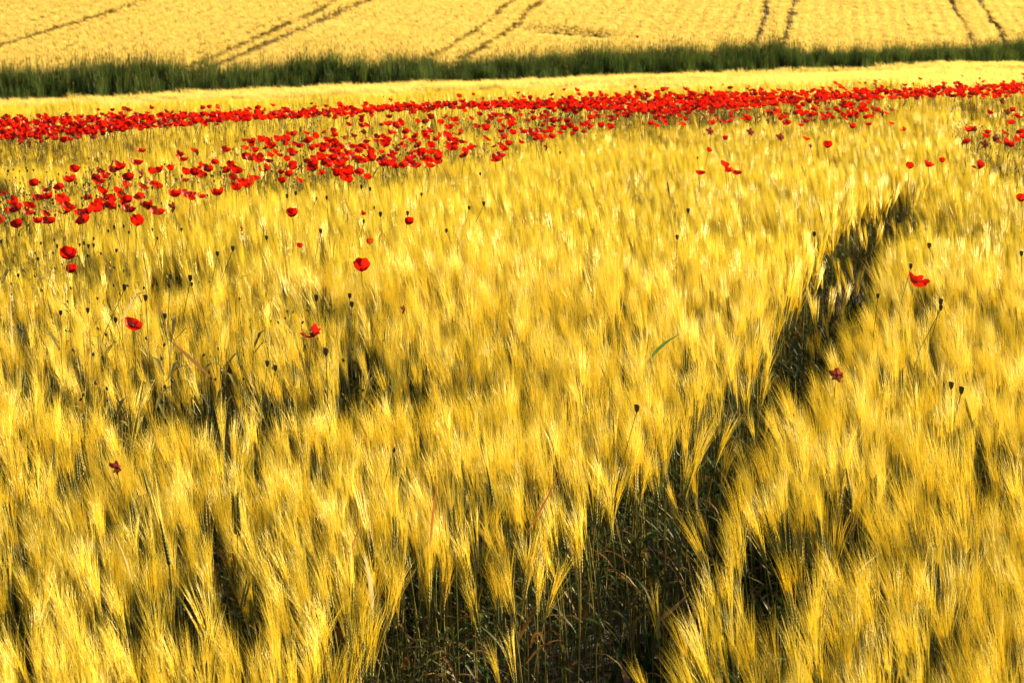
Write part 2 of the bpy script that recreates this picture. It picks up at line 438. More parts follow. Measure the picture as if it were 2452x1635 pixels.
k = vdist(x, y) > 25.5; x, y = x[k], y[k]; v = vdist(x, y)
hn = height_noise(x*.5, y*.5)
u_ = UX*x + UY*y
wheel = np.minimum(np.abs(v-52.0-.4*np.sin(x*.2)), np.abs(v-50.2-.4*np.sin(x*.2)))       # tramlines along the strip
u_ = UX*x + UY*y
streak = vnoise(u_*.12, v*.55, 31)
keep = (rng.random(x.shape) < np.where(wheel < .22, .3, 1)*np.where((streak < .45) & (v > 34), .12, 1))
size = 1 + hn*.5 + rng.normal(0, .05, x.shape) - np.where(v > 48, .06, 0) - np.where(wheel < .35, .12, 0) + (vnoise(u_*.2, v*.9, 33)-.5)*.2 - np.where(v > 36, .34*np.clip(vnoise(u_*.16+5, v*.45, 37)-.45, 0, 1)*2, 0)
P, rot, scl, idx = pack(x, y, keep, rng.uniform(-.6, .6, x.shape), rng.integers(0, 5, x.shape), size, .03)
scatter('barley_beyond_poppies', tuft_a, P, rot, scl, idx)
# hillside crop
TD = (.147, .989)
def hillpt(dx, dy): return atd(dx, dy, .7)
TRAM = []
for (bx_, by_, wd) in [(1010,118,.20),(1085,122,.24),(470,133,.26),(552,128,.30),(400,140,.07),(1738,98,.28),(1806,98,.28),(2240,88,.20),(2315,88,.30),
                       (115,62,.26),(75,40,.08),(1240,105,.05),(1660,100,.09),(1960,92,.05),(2030,90,.06),(2100,90,.07),(2165,90,.06),(1880,94,.05),(2270,88,.06)]:
    q = hillpt(bx_, by_); TRAM.append((q[0], q[1], wd))
x, y = np.meshgrid(np.arange(-34, 40, .225), np.arange(48, 125, .225)); x = x.ravel(); y = y.ravel()
x = x + rng.uniform(-.09, .09, x.shape); y = y + rng.uniform(-.09, .09, x.shape)
v = vdist(x, y); k = (v > 60.9) & (np.abs(x) < .25*y+4); x, y, v = x[k], y[k], v[k]
keep = np.ones(x.shape, bool); low = np.zeros(x.shape)
for qx, qy, wd in TRAM:
    t = y-qy; wob = (vnoise(t*.25, np.full(t.shape, qx*1.7), 4)-.5)*.35 - .9*np.exp(-np.clip(v-60, 0, 99)/3.0)*(1 if qx < 5 else .3)
    ds = np.abs(x - qx - TD[0]/TD[1]*t - wob)
    patchy = .9 + .7*vnoise(t*.4, np.full(t.shape, qx), 6)
    keep &= ~((ds < wd*.62*patchy) & (rng.random(x.shape) < (.97 if wd > .1 else .6)))
rows = np.sin((x*TD[1]-y*TD[0])*2*math.pi/.62)
size = .92 + (.03+.06*sstep(-4, 10, x))*rows + (vnoise(x*.35, y*.2, 9)-.5)*.06 + rng.normal(0, .02, x.shape)
cx, cy_ = hillpt(1320, 66); e = np.hypot((x-cx)/2.2, (y-cy_)/1.6); size -= .25*np.exp(-e**4)
keep &= ~((np.abs(y-cy_-.12*(x-cx)) < .45) & (np.abs(x-cx+.2) < 1.7) & (rng.random(x.shape) < .8))
keep &= rng.random(x.shape) < np.where(vnoise(x*2.1, y*1.2, 21) < .04, .6, 1)
tuft_b = [tuft(rnd, .13, 13, .0045, .66) for _ in range(5)]
P, rot, scl, idx = pack(x, y, keep, rng.uniform(-.6, .6, x.shape), rng.integers(0, 5, x.shape), size, .03)
scatter('hillside_barley', tuft_b, P, rot, scl, idx)

# ------------------------------------------------------------------ green verge between the fields
def verge(rnd):
    m = MB()
    for _ in range(42):
        o = Vector((rnd.uniform(-.16, .16), rnd.uniform(-.16, .16), 0)); h = rnd.uniform(.8, 1.45)
        a = rnd.uniform(0, 6.28); out = Vector((math.cos(a), math.sin(a), 0))*rnd.uniform(.03, .22); side = Vector((-math.sin(a), math.cos(a), 0))
        m.ribbon([o, o+out*.25+Vector((0, 0, h*.5)), o+out*.6+Vector((0, 0, h*.85)), o+out*1.1+Vector((0, 0, h*.97))], [.006, .007, .005, .0004], side, M_grass, .2)
    for _ in range(3):
        o = Vector((rnd.uniform(-.15, .15), rnd.uniform(-.15, .15), 0)); h = rnd.uniform(1.35, 1.7)
        m.tube([o, o+Vector((rnd.uniform(-.06, .06), 0, h))], [.002, .0015], M_grasstip, 3, tip=False)
        m.tube([o+Vector((0, 0, h-.12)), o+Vector((0, 0, h-.05)), o+Vector((rnd.uniform(-.03, .03), 0, h+.02))], [.003, .006, .001], M_grasstip, 3)
    return m.mesh('verge')
verge_me = [verge(rnd) for _ in range(5)]
n = 8500; u_ = rng.uniform(-25, 85, n); v = rng.normal(59.6, .75, n)
v = np.clip(v, 57.9, 61.4)
x = u_*UX + v*NX; y = u_*UY + v*NY; k = np.abs(x) < .25*y+3; x, y, v = x[k], y[k], v[k]
size = .88 + (vnoise(x*.5, y*.4, 14)-.5)*.35 + (vnoise(x*2.2, y*2, 15)-.5)*.25 + rng.normal(0, .08, x.shape) - .25*(np.abs(v-59.6)/1.5)**2
P, rot, scl, idx = pack(x, y, np.ones(x.shape, bool), rng.uniform(0, 6.28, x.shape), rng.integers(0, 5, x.shape), np.clip(size, .3, 1.35), .05)
scatter('grass', verge_me, P, rot, scl, idx)

# ------------------------------------------------------------------ poppies
def petal_mb(rnd, az_, open_, Rr, mat, ragged=.1, m=None):
    m = m or MB(); nu, nv = 7, 5; b = len(m.v); k = m.mi(mat); ph = rnd.uniform(0, 6.28); wide = rnd.uniform(1.15, 1.4)
    flare = .25 if open_ > 1.2 else .1
    for j in range(nv+1):
        t = j/nv
        for i in range(nu+1):
            q = i/nu*2-1
            ph_ = open_*t*(1 - .10*q*q) * (1 + ragged*.5*math.sin(4*q+ph)*t)     # angle up from the foot of the bowl
            a = az_ + q*wide*(.72 + .0*t)
            rr = Rr*(1 + .05*math.cos(3*q+ph)*t + flare*t*t*t*(.3+.7*math.sin(6*q+ph*2)*ragged*3))
            r = rr*math.sin(ph_); z = Rr*.55 - rr*math.cos(ph_)*.95
            m.v.append(Vector((r*math.cos(a), r*math.sin(a), z)))
    for j in range(nv):
        for i in range(nu):
            q = b+j*(nu+1)+i; m.f.append((q, q+1, q+nu+2, q+nu+1)); m.m.append(k)
    return m
def stem_mb(rnd, H, bow, mat, r0=.0016, m=None):
    m = m or MB(); a = rnd.uniform(0, 6.28); n = 6
    P = [Vector((bow*math.cos(a)*math.sin(math.pi*.8*i/n)*H*.12 - bow*math.cos(a)*math.sin(math.pi*.8)*H*.12, bow*math.sin(a)*math.sin(math.pi*i/n)*H*.1, -H + H*i/n)) for i in range(n+1)]
    P[-1] = Vector((0, 0, 0))
    m.tube(P, [r0]*(n+1), mat, 4, tip=False); return m
def rotate_mb(m, M):
    m.v = [M @ v for v in m.v]; return m
def pod_prof(s=1): return [(-.001*s, .0008*s), (.0, .0022*s), (.005*s, .005*s), (.010*s, .0062*s), (.014*s, .0058*s), (.0155*s, .007*s), (.017*s, .0068*s), (.0185*s, .0)]
def flower_parts(rnd, style):
    """petal builders plus the seed head, flower's centre at the origin"""
    op = {'cup': 1.75, 'bowl': 1.45, 'flat': 1.15, 'closed': 2.1, 'ragged': 1.5, 'wilt': 1.25}[style]
    mat = M_wilt if style == 'wilt' else M_petal
    Rr = {'cup': .034, 'bowl': .036, 'flat': .042, 'closed': .030, 'ragged': .037, 'wilt': .03}[style]
    n = 4 if style != 'ragged' else 3; a0 = rnd.uniform(0, 6.28)
    tilt = Matrix.Rotation(rnd.uniform(.15, .8) if style != 'wilt' else 1.4, 3, 'X') @ Matrix.Rotation(rnd.uniform(0, 6.28), 3, 'Z')
    tilt = Matrix.Rotation(rnd.uniform(-.7, .7), 3, 'Z') @ tilt
    ps = []
    for i in range(n):
        p = petal_mb(rnd, a0 + i*2*math.pi/4 + rnd.uniform(-.1, .1), op*rnd.uniform(.85, 1.12)*(1 if i % 2 else .9), Rr*rnd.uniform(.9, 1.08), mat, {'ragged': .3, 'wilt': .4}.get(style, .1))
        ps.append(rotate_mb(p, tilt))
    c = MB(); c.lathe((0, 0, -.014), (0, 0, 1), [(0, .002), (.004, .005), (.010, .0065), (.013, .006), (.014, 0)], M_pod, 8)
    for i in range(14):
        a = i*.449; c.tube([(0, 0, -.01), (.009*math.cos(a), .009*math.sin(a), .002)], [.0004, .0012], M_pod, 3, tip=False)
    rotate_mb(c, tilt)
    return ps, c
STY = ['cup', 'bowl', 'flat', 'closed', 'ragged', 'wilt', 'cup', 'bowl']
pop_geo = [flower_parts(rnd, s) for s in STY]
pop_stem = [stem_mb(rnd, .8, b, M_pstem) for b in (.5, 1.2)]
small_me = [merged([*g[0], g[1], pop_stem[i % 2]]).mesh('poppy') for i, g in enumerate(pop_geo)]
pproto = {}
def poppy_thing(kind, loc, rz, label, group=None, scale=1.0):
    if kind not in pproto:
        t = thing('poppy', label, 'poppy', loc, rz, group, scale)
        for b in pop_geo[kind][0]: link('petal', b.mesh('petal'), t)
        link('seed_head', pop_geo[kind][1].mesh('seed_head'), t); link('stem', pop_stem[kind % 2].mesh('stem'), t)
        pproto[kind] = t; return t
    return dup(pproto[kind], loc, rz, label, group, scale)
def poppy_small(kind, loc, rz, label, group, scale):
    o = link('poppy', small_me[kind], None, label=label, category='poppy', group=group)
    o.location = loc; o.rotation_euler = (0, 0, rz); o.scale = (scale,)*3
def spot(sx, sy, hgt):
    x, y = at(sx, sy, hgt); return (x, y, float(ground(x, y)) + hgt)

# lone poppies: photo pixel, style, size, label
LONE = [
 (163, 612, 0, 1.05, 'bright red cup-shaped poppy at the left, above a smaller orange-red one'),
 (171, 649, 3, .8, 'orange-red poppy half sunk in barley just under the bright red cup at the left'),
 (317, 778, 7, 1.0, 'lone red poppy in front of the dark hollow at the left'),
 (746, 799, 4, .95, 'ragged dark red poppy hanging over the dark hollow left of centre'),
 (864, 642, 3, 1.1, 'lone round red poppy on a pale straight stem near the centre of the field'),
 (698, 514, 3, .95, 'single red poppy just below the front poppy strip, beneath two dark pods'),
 (980, 533, 3, .75, 'small orange-red poppy with a dark pod right above it, in open barley'),
 (869, 512, 4, .5, 'tiny ragged pink-red poppy above a dark pod in open barley'),
 (886, 582, 3, .6, 'pale blurred orange poppy sunk in barley above the round lone poppy'),
 (717, 591, 3, .5, 'tiny faded orange poppy sunk in the middle of the barley'),
 (579, 549, 5, .6, 'small brownish wilted poppy in the barley left of centre'),
 (966, 743, 5, .7, 'small brown wilted poppy in the middle of the golden barley'),
 (279, 1122, 5, .9, 'rust-brown wilted poppy low in the barley at the lower left'),
 (2197, 677, 4, 1.15, 'ragged red poppy with spread petals by a pale stem right of the dark track'),
 (2344, 398, 4, 1.25, 'large ragged red poppy with two raised petals beside the right end of the track'),
 (2444, 478, 3, .9, 'red poppy cut by the right edge of the picture'),
 (1676, 414, 1, .95, 'open red poppy left of the group of three in the right part of the barley'),
 (1735, 395, 0, .9, 'topmost poppy of the group of three in the right part of the barley'),
 (1743, 408, 4, .9, 'middle ragged poppy of the group of three in the right part of the barley'),
 (1764, 414, 1, .95, 'rightmost open poppy of the group of three in the right part of the barley'),
 (1697, 361, 3, .7, 'small faint orange poppy above the group of three'),
 (1737, 333, 3, .7, 'faint orange poppy right under the end of the red band'),
 (1932, 333, 1, .9, 'red poppy above and left of the bright round one in the right barley'),
 (1981, 350, 3, 1.1, 'bright round red poppy alone in the right part of the barley'),
 (1941, 351, 5, .8, 'faded poppy touching the left of the bright round red one'),
 (2041, 305, 3, .95, 'dark-centred red poppy below the right end of the front band'),
 (2079, 298, 1, .95, 'red poppy right of the dark-centred one below the band'),
 (2135, 296, 1, .8, 'small wide dusky poppy between the band and the far right cluster'),
 (2163, 311, 4, .8, 'faint spread orange-red poppy just below the small dusky one'),
 (2177, 400, 3, .9, 'dark red poppy at the shadowed edge of the track, leftmost of three'),
 (2223, 395, 4, .95, 'ragged dark red poppy over the shadowed track, middle of three'),
 (2255, 386, 3, .7, 'small red poppy over the shadowed track, rightmost of three'),
 (1186, 382, 4, 1.2, 'big ragged red poppy just under the front strip near the centre'),
 (1200, 373, 1, 1.0, 'red bowl poppy touching the upper right of the big ragged one'),
 (1308, 354, 5, 1.2, 'dark wilted poppy below the front strip near the centre'),
 (1526, 90, 3, 2.2, 'blurred orange-red poppy on the far hillside above the green verge'),
 (2003, 900, 5, 1.1, 'dark purple wilted poppy at the shadowed track edge on a pale stem'),
 (338, 361, 1, 1.0, 'red bowl poppy at the left, alone in the barley between the two red bands'),
 (286, 402, 2, .95, 'red open poppy standing above the left part of the front strip'),
 (430, 371, 4, 1.0, 'upper poppy of a touching pair in the barley between the red bands'),
 (438, 382, 1, 1.0, 'lower poppy of a touching pair in the barley between the red bands'),
 (472, 367, 5, 1.1, 'wide brown wilted poppy right of the touching pair'),
 (326, 533, 3, 1.15, 'round red poppy lowest in the left group, on a dark stem'),
 (1590 / 2.851 + 1632 - 1632 + 1080, 905, 5, .01, ''),
]
for sx_, sy_, k, sc, lab in LONE:
    if not lab: continue
    h = .93 if sy_ < 900 else .80
    if sy_ in (799,): h = .88
    if sy_ in (649, 582, 591): h = .83
    if sy_ < 100: h = .72
    poppy_thing(k, spot(sx_, sy_, h), random.uniform(-.8, .8), lab, None, sc*(.62 if k == 5 else .92))
c1 = [(90,1390),(85,1370),(210,1410),(190,1395),(265,1350),(425,1375),(410,1350),(445,1445),(310,1460),(325,1515),(565,1500),(590,1445),(595,1355),(665,1400),(650,1430),(745,1395),(760,1420),(805,1310),(830,1345),(880,1435),(860,1420),(950,1345),(1020,1420),(1080,1450),(1000,1405),(1195,1330),(1180,1420),(1300,1350),(1290,1330),(820,1145),(880,1220),(935,1110),(1030,1175),(1085,1155),(1160,1155),(1355,1140),(1370,1200),(1330,1185),(1465,1110),(1415,1150),(1550,1160),(1610,1170),(1570,1130),(1735,1215),(1610,1285),(1680,1265),(1700,1250),(1480,1320),(1710,970),(1715,1085),(1765,1095),(1775,1075),(1825,960),(1850,1005),(1835,1100),(1810,1155),(1910,1060),(1940,970),(1990,1145),(2045,995),(2095,910),(2100,960),(2160,1000),(2225,1110),(2265,970),(2265,1030),(2280,1085),(2190,1080),(2240,1130),(2290,990),(470,1230),(675,1240),(650,1215),(400,1280),(975,1270),(1045,1250),(1270,1180),(965,1190),(680,1410),(470,1420),(110,1420)]
c2 = [(40,1235),(10,1220),(30,1180),(170,1215),(290,1110),(280,1090),(10,1090),(90,1080),(140,1100),(200,1090),(415,1130),(460,1105),(440,1090),(500,1130),(545,1090),(570,1085),(600,1130),(540,1045),(350,1050),(285,990),(400,980),(480,960),(275,935),(240,935),(80,930),(165,855),(360,855),(310,850),(395,835),(130,830),(40,850),(355,905),(565,930),(640,950),(730,945),(715,930),(765,985),(890,1000),(870,1015),(830,1055),(720,875),(740,860),(795,910),(760,820),(700,800),(605,805),(565,830),(1035,785),(1010,800),(935,785),(880,810),(1125,805),(1150,850),(980,880),(1080,900),(990,950),(1100,940),(1080,990),(1165,910),(1240,900),(1280,890),(1320,925),(1330,940),(1300,915),(1385,805),(1360,790),(1440,830),(1530,830),(1510,880),(1550,750),(1570,760),(1660,840),(1690,860),(1690,810),(1740,790),(1830,870),(1850,810),(1870,790),(1640,855),(70,1000),(110,1030),(160,1010),(190,1020),(40,1050),(180,1060),(320,800),(480,770)]
c3 = [(715,845),(815,855),(1960,890),(2000,885),(2090,900),(2080,930),(2205,905),(2310,900),(2325,935),(2285,955),(2205,970),(2225,980),(2250,995),(1945,965),(2070,990),(2145,950),(2245,840),(2280,790),(2260,755),(2225,770),(2105,770),(2190,695),(2300,800),(1115,730),(1090,720),(1220,745),(1180,775),(1240,720),(1275,705),(1100,790),(1120,810),(1050,750),(980,700),(960,780),(910,780),(890,740),(780,770),(800,740),(770,710),(870,790),(1260,800),(590,830),(700,800),(650,720),(1370,775),(470,905),(195,900),(675,940)]
DARK3 = {(2070,990),(2145,950),(2225,770),(2190,695),(470,905),(195,900),(675,940),(1370,775)}
nthing = 0
for (pts, ox) in ((c1, 0), (c2, 820), (c3, 1632)):
    for a, b in pts:
        sx_, sy_ = ox + a/2.851, b/2.851
        k = random.choice([0, 1, 3, 6, 7, 1, 2, 4]); sc = random.uniform(.75, 1.12)
        if ox == 1632 and (a, b) in DARK3: k = 5; sc = 1.0
        if random.random() < .04: k = 5
        hh = random.uniform(.87, .96)
        if ox == 0 and sy_ > 400: lab = 'red poppy in the loose group at the left end of the front red strip'
        elif ox == 0: lab = 'red poppy in the left half of the front red strip, among dark pods'
        elif ox == 820: lab = 'red poppy in the crowded middle of the front red strip'
        elif sx_ > 2250: lab = 'red poppy in the cluster at the far right edge above the track'
        else: lab = 'red poppy where the front strip meets the back band at the right'
        if k == 5: lab = lab.replace('red poppy', 'dark wilted poppy', 1)
        poppy_small(k, spot(sx_, sy_, hh), random.uniform(-1, 1), lab, 'poppies of the red strips', sc)
        nthing += 1

def in_band(poly, n, hmin, hmax, thin=False):
    xs = [p[0] for p in poly]; ys = [p[1] for p in poly]; out = []
    while len(out) < n:
        a = rng.uniform(max(min(xs), -260), min(max(xs), 2712)); b = rng.uniform(min(ys), max(ys))
        if thin and a < 1000 and rng.random() < .45*(1000-a)/1000 + .0: continue
        if inpoly(np.array([a]), np.array([b]), poly)[0]: out.append(spot(a, b, rng.uniform(hmin, hmax)))
    return out
CORE = D([(-300,300),(0,280),(300,266),(600,258),(900,244),(1150,236),(1500,216),(1800,212),(2100,205),(2352,192),(2650,178),(2650,198),(2352,216),(2100,225),(1900,232),(1500,262),(1300,250),(1000,250),(800,264),(500,280),(100,318),(-300,330)])
FADE = D([(-300,285),(0,262),(300,250),(900,226),(1150,208),(1500,200),(2100,180),(2352,168),(2600,150),(2600,180),(2100,200),(1500,215),(900,240),(0,280)])
DRIFT = D([(560,325),(800,292),(1100,264),(1500,238),(1500,284),(1250,325),(1000,370),(860,405),(700,410)])
far = in_band(CORE, 2000, .84, 1.02, True) + in_band(BAND_BACK, 420, .78, .95) + in_band(BAND_RIGHT, 130, .78, .95) + in_band(BAND_FRONT, 110, .76, .93) + in_band(DRIFT, 150, .80, .96) + in_band(FADE, 110, .8, .95)
# the nearest of these also stand on their own
far.sort(key=lambda p: p[1])
ins = [i for i, p in enumerate(far) if 0 < px(p[0], p[1], p[2])[0] < 2452]
own = set(ins[:max(0, 296-nthing-len(LONE))])
for i in own:
    poppy_small(random.choice([0, 1, 3, 6, 7]), far[i], random.uniform(-1, 1), 'small red poppy at the foot of the red strips, half hidden by barley', 'poppies of the red strips', random.uniform(.7, .95))
rest = [p for i, p in enumerate(far) if i not in own]; n = len(rest)
ks = rng.choice([0, 1, 2, 3, 4, 5, 6, 7], n, p=[.2, .2, .1, .15, .1, .03, .12, .10])
sc = rng.uniform(.6, 1.0, n)
scatter('poppies', small_me, rest, np.stack([rng.normal(0, .1, n), rng.normal(0, .1, n), rng.uniform(-1, 1, n)], 1), np.stack([sc]*3, 1), ks)

# ------------------------------------------------------------------ poppy pods
POD = MB(); POD.lathe((0, 0, -.004), (0, 0, 1), pod_prof(1.0), M_pod, 9)
pod_me = POD.mesh('seed_capsule')
pod_stems = [stem_mb(rnd, .75, b, M_pstem, .0011).mesh('stem') for b in (.3, 1.2, 2.0)]
podp = {}
def pod_thing(kind, loc, rz, label, group=None, scale=1):
    if kind not in podp:
        t = thing('poppy_pod', label, 'poppy pod', loc, rz, group, scale)
        link('capsule', pod_me, t); link('stem', pod_stems[kind], t); podp[kind] = t; return t
    return dup(podp[kind], loc, rz, label, group, scale)
p4 = [(1155,420),(1310,410),(370,110),(390,150),(640,100),(640,145),(605,150),(690,200),(600,215),(780,20),(845,15),(880,55),(1040,35),(1075,95),(1240,35),(740,45),(260,240),(130,70),(10,120),(125,350),(545,140),(795,180),(280,130),(575,130)]
p4u = [(1165,360,'dark pod on top of a close pair left of the pale curved stem'),(1300,375,'large dark double pod on a long pale curved stem above the dark hollow'),
       (850,435,'dark pod with a lit edge left of the lone red poppy before the hollow'),(995,510,'dark pod right above the lone red poppy before the hollow'),
       (1485,205,'left pod of two standing high in the barley left of centre'),(1590,170,'right pod of two standing high in the barley left of centre'),
       (415,610,'dark pod on a slanting dark stem at the left'),(600,590,'round dark pod on a pale leaning stem at the left'),(790,660,'dark pod at the left of the red poppy before the hollow'),
       (2160,510,'split dark pod with a bright edge near the right end of the dark hollow'),(2190,50,'dark crooked pod cluster on a bent stem left of the round lone poppy'),
       (1820,95,'tiny dark pod between the two red poppies left of centre'),(1125,630,'dark pod on a pale stem in front of the curled leaf'),
       (1825,960,'dark pod at the lower edge of the dark hollow, left of a paler one'),(1880,990,'dark pod with a pale side at the lower edge of the dark hollow'),(2225,880,'small dark pod with a white glint under the ragged poppy')]
pods = []
for a, b, l in p4u: pods.append((a/2.851, 540+b/2.851, l, None))
for a, b in p4: pods.append((a/2.851, 540+b/2.851, 'small dark poppy pod on a thin stem below the left end of the red strip', 'pods at the left below the red strip'))
for a, b, l in [(865,1430,'dark pod on a thin straight stem high in the middle of the barley'),(965,1400,'faint brown pod right of the dark straight-stemmed one'),(545,875,'dark upright pod among poppies in the middle strip'),
                (130,1285,'left pod of a pair under the middle of the front strip'),(190,1300,'right pod of a pair under the middle of the front strip'),(540,1335,'dark pod on a short stem, middle of the bright barley'),
                (215,1430,'dark pod up and left of the small orange-red poppy'),(260,1475,'dark pod on a bent stem left of the small orange-red poppy'),(445,1465,'dark pod right above the small orange-red poppy'),
                (145,1520,'dark pod right under the tiny ragged pink-red poppy'),(940,1195,'tiny dark pod just below the big ragged poppy'),(1485,1050,'faint thin pod below the end of the front strip')]:
    pods.append((820+a/2.851, b/2.851, l, None))
for a, b, l in [(45,1450,'dark pod on a straight stem right of the tall grass spike'),(265,840,'dark pod just under the red band at the right'),(110,1085,'dark pod above the leftmost open poppy at the right')]:
    pods.append((1632+a/2.851, b/2.851, l, None))
for a, b, l in [(1565,290,'dark pod right above the ragged poppy, on the pale stem'),(1690,150,'large dark pod high above the ragged poppy right of the track'),(1340,490,'narrow dark pod in the barley right of the track'),
                (1770,535,'upper pod of a close pair below the ragged poppy at the right'),(1770,575,'lower pod of a close pair below the ragged poppy at the right'),(2320,205,'dark double pod at the right edge'),
                (1840,1105,'dark pod with a lit right side low in the right barley'),(1910,1145,'small faint pod right of the lit-sided one'),(905,70,'tiny dark pod just left of the shadowed track')]:
    pods.append((1632+a/2.851, 540+b/2.851, l, None))
for a, b, l in [(2010,1270,'small black pod against the shadow left of the track'),(50,490,'dark pod left below the round lone poppy'),(65,550,'lower dark pod left below the round lone poppy'),(2285,90,'oval grey-green pod at the foot of the tall grass spike'),(710,45,'dark pod in the barley above the brown wilted poppy')]:
    pods.append((820+a/2.851, 540+b/2.851, l, None))
for a, b, l in [(1960,1350,'left of two dark pods above the single red poppy'),(2020,1330,'right of two dark pods above the single red poppy'),(2160,1365,'dark pod up and right of the single red poppy'),(2230,1360,'rightmost dark pod above the single red poppy')]:
    pods.append((a/2.851, b/2.851, l, None))
for _ in range(62):
    a = rng.uniform(0, 1500); lo = 1160-a*.05; b = rng.uniform(lo, 1600 - a*.18)
    pods.append((a/2.851, b/2.851, 'tiny dark pod or bud among the poppies at the left of the front strip', 'pods among the front strip poppies'))
for _ in range(40):
    a = rng.uniform(1500, 4200); b = 1180 - (a-1500)*.14 + rng.uniform(-110, 60)
    pods.append((a/2.851, b/2.851, 'tiny dark pod or bud among the poppies in the middle of the front strip', 'pods among the front strip poppies'))
for i, (a, b, l, g) in enumerate(pods):
    sc = random.uniform(.8, 1.15)*(1.25 if g is None else .9)
    pod_thing(i % 3, spot(a, b, .92 if b < 900 else .84), random.uniform(0, 6.28), l, g, sc)

# weedy growth under the poppies
def weed(rnd):
    m = MB()
    for _ in range(9):
        o = Vector((rnd.uniform(-.07, .07), rnd.uniform(-.07, .07), 0)); h = rnd.uniform(.6, .86); t = o+Vector((rnd.gauss(0, .04), rnd.gauss(0, .04), h))
        m.tube([o, (o+t)/2+Vector((rnd.gauss(0, .01), 0, 0)), t], [.0016, .0013, .001], rnd.choice([M_pstem, M_weed, M_weed]), 3, tip=False)
        if rnd.random() < .5: m.lathe(t, (rnd.gauss(0, .3), rnd.gauss(0, .3), 1), [(0, .001), (.005, .0045), (.011, .005), (.015, .001)], M_pod, 5)
        for _ in range(3):
            z = rnd.uniform(.35, .95)*h; a = rnd.uniform(0, 6.28); o2 = o+(t-o)*(z/h); out = Vector((math.cos(a), math.sin(a), 0)); L = rnd.uniform(.04, .09)
            m.ribbon([o2, o2+out*L*.5+Vector((0, 0, L*.5)), o2+out*L+Vector((0, 0, L*.6))], [.003, .007, .0005], (-out.y, out.x, 0), M_weed, .3)
    return m.mesh('weed')
weed_me = [weed(rnd) for _ in range(4)]
wp = in_band(BAND_FRONT, 400, 0.80, .81) + in_band(BAND_BACK, 350, .8, .81) + in_band(BAND_RIGHT, 200, .8, .81) + in_band(CORNER, 110, .8, .81) + in_band(THIN_LEFT, 60, .8, .81)
wp = np.array(wp); wp[:, 2] = ground(wp[:, 0], wp[:, 1]); n = len(wp)
scatter('weeds', weed_me, wp, np.stack([np.zeros(n), np.zeros(n), rng.uniform(0, 6.28, n)], 1), np.stack([rng.uniform(.85, 1.08, n)]*3, 1), rng.integers(0, 4, n))

# low leaves and fallen straw inside the gaps
def litter(rnd):
    m = MB()
    for _ in range(14):
        a = rnd.uniform(0, 6.28); out = Vector((math.cos(a), math.sin(a), 0)); L = rnd.uniform(.12, .3); o = Vector((rnd.uniform(-.08, .08), rnd.uniform(-.08, .08), 0)); up = rnd.uniform(.5, 1.5); dr = rnd.uniform(.1, 1.0); L *= .9
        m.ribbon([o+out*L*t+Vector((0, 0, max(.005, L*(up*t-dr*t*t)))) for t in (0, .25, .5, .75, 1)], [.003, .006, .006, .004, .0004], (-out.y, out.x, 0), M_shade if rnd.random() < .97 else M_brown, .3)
    for _ in range(2):
        a = rnd.uniform(0, 6.28); o = Vector((rnd.uniform(-.1, .1), rnd.uniform(-.1, .1), .01)); m.tube([o, o+Vector((math.cos(a)*.3, math.sin(a)*.3, rnd.uniform(0, .12)))], [.0015, .001], M_brown, 3)
    return m.mesh('litter')
lit_me = [litter(rnd) for _ in range(5)]
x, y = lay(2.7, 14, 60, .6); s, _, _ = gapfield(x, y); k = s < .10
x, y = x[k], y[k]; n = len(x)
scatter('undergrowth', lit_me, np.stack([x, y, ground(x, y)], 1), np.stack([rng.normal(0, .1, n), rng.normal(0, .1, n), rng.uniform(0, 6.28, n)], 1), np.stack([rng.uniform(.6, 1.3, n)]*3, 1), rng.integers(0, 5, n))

# ------------------------------------------------------------------ single leaves, straws and spikes that stand out
def leaf_thing(name, label, cat, a, b, wid, mat, h0, h1, bow=.02, stalk=True):
    """a blade running from photo pixel a (base) to b (tip), standing in the crop on its own stalk"""
    p = Vector(spot(*a, h0)); x2, y2 = p.x + (b[0]-a[0])*p.y/F, p.y + .02
    q = Vector((x2, y2, p.z + (a[1]-b[1])*p.y/F))
    root = Vector((p.x, p.y, float(ground(p.x, p.y))))
    t = thing(name, label, cat, root)
    m = MB(); pts = []
    sdv = Vector((-(q-p).z, .3*(q-p).length, (q-p).x)).normalized()
    for i in range(9):
        u = i/8; pts.append(p.lerp(q, u) + sdv*bow*math.sin(math.pi*u) - root)
    ws = [wid*w for w in (.35, .6, .85, 1, .95, .8, .55, .3, .03)]
    m.ribbon(pts, ws, sdv, mat, .3); link('blade', m.mesh('blade'), t)
    if stalk:
        s = MB(); s.tube([Vector((0, 0, 0)), (p-root)*.5+Vector((.008, 0, 0)), p-root], [.0018, .0016, .0014], M_stem, 4, tip=False); link('stalk', s.mesh('stalk'), t)
    return t
leaf_thing('barley_leaf', 'cream sunlit curled leaf at the left edge of the dark bottom gap', 'leaf', (893, 1475), (869, 1320), .0055, M_dry, .62, .8, -.006)
leaf_thing('straw', 'short bright cream straw slanting up right in the lower right barley', 'straw', (2045, 1385), (2115, 1328), .0016, M_dry, .70, .8, .003)
leaf_thing('barley_leaf', 'broad green leaf pointing up right above the dark track', 'leaf', (1548, 872), (1630, 800), .006, M_green, .76, .9, .012)
leaf_thing('barley_leaf', 'long orange leaf slanting up right beside the top of the bottom gap', 'leaf', (1262, 1275), (1350, 1110), .0024, M_orange, .70, .8, -.004)
leaf_thing('barley_leaf', 'thin orange upright leaf left of the bottom gap', 'leaf', (1030, 1330), (1052, 1135), .0035, M_orange, .66, .8, .004)
leaf_thing('barley_leaf', 'rusty orange leaf standing at the left of the cream curled leaf', 'leaf', (828, 1390), (860, 1265), .004, M_orange, .64, .8, .004)
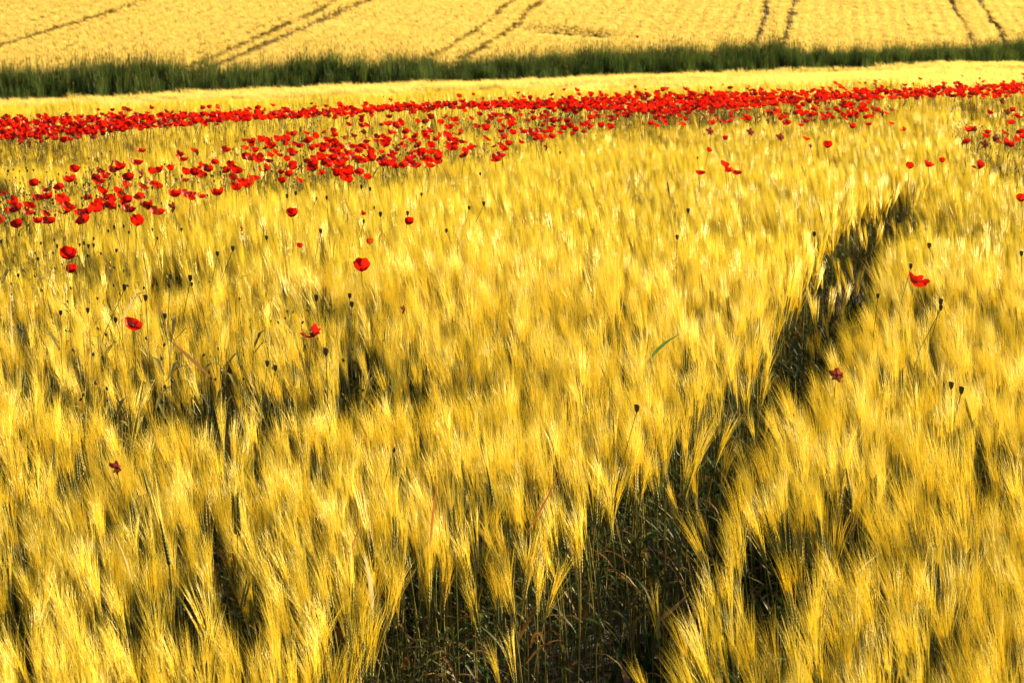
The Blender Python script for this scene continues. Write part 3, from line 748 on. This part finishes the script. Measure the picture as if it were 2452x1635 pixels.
leaf_thing('barley_leaf', 'dim brown leaf lying across the shadowed track at the bottom', 'leaf', (1560, 1500), (1660, 1415), .005, M_brown, .45, .5, -.004)
leaf_thing('barley_leaf', 'brown-green broken leaf slanting over the dark hollow at the left', 'leaf', (505, 905), (395, 808), .007, M_brown, .74, .8, -.004)
leaf_thing('barley_leaf', 'curled dark leaf drooping above the dark hollow at the left', 'leaf', (400, 760), (378, 722), .006, M_brown, .84, .9, .012)
leaf_thing('straw', 'pale narrow leaf slanting up right behind the lone left poppy', 'straw', (292, 765), (333, 686), .003, M_dry, .82, .9, -.003)
leaf_thing('straw', 'long pale lit straw leaning left in the lower left barley', 'straw', (318, 1400), (272, 1278), .0018, M_dry, .70, .8, -.004)
leaf_thing('straw', 'long pale curved stem at the far left edge of the barley', 'straw', (36, 870), (30, 668), .003, M_dry, .70, .9, .006)
# tall grass spike above the barley
def spike(label, top, foot, L, h0):
    p = Vector(spot(*foot, h0)); root = Vector((p.x, p.y, float(ground(p.x, p.y))))
    q = Vector((p.x + (top[0]-foot[0])*p.y/F, p.y, p.z + (foot[1]-top[1])*p.y/F)) - root
    t = thing('grass_spike', label, 'grass', root)
    d = (q-(p-root)).normalized(); s = MB(); s.tube([Vector((0, 0, 0)), p-root, q-d*L*.9], [.0014, .0012, .001], M_pstem, 4, tip=False); link('stem', s.mesh('stem'), t)
    e = MB(); e.tube([q-d*L, q-d*L*.8, q-d*L*.4, q], [.001, .0042, .0034, .0003], M_pod, 6); link('spikelet', e.mesh('spikelet'), t)
spike('tall thin dark grass spike leaning left in the bright barley right of centre', (1594, 425), (1620, 565), .085, .80)
spike('brown thin spent stem leaning right in the lower middle barley', (948, 1066), (920, 1160), .018, .76)

# dark ears seen side-on against the bright awns
def dark_ear(loc, rz, label, scale):
    if 'dark' not in proto:
        t = thing('barley_plant', label, 'barley plant', loc, rz, None, scale)
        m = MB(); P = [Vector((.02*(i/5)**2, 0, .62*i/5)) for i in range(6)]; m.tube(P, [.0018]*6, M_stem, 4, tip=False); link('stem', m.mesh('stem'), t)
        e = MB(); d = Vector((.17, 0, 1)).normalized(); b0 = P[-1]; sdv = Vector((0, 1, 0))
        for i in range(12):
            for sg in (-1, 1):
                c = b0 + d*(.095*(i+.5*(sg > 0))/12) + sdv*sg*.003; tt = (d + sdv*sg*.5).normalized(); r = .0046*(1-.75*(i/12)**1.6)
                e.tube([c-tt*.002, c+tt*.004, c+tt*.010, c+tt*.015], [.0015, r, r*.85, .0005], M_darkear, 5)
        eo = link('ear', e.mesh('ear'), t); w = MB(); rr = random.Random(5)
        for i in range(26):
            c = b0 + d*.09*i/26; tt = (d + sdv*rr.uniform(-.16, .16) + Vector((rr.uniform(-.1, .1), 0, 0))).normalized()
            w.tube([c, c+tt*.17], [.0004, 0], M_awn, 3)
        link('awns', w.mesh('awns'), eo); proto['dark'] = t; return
    dup(proto['dark'], loc, rz, label, None, scale)
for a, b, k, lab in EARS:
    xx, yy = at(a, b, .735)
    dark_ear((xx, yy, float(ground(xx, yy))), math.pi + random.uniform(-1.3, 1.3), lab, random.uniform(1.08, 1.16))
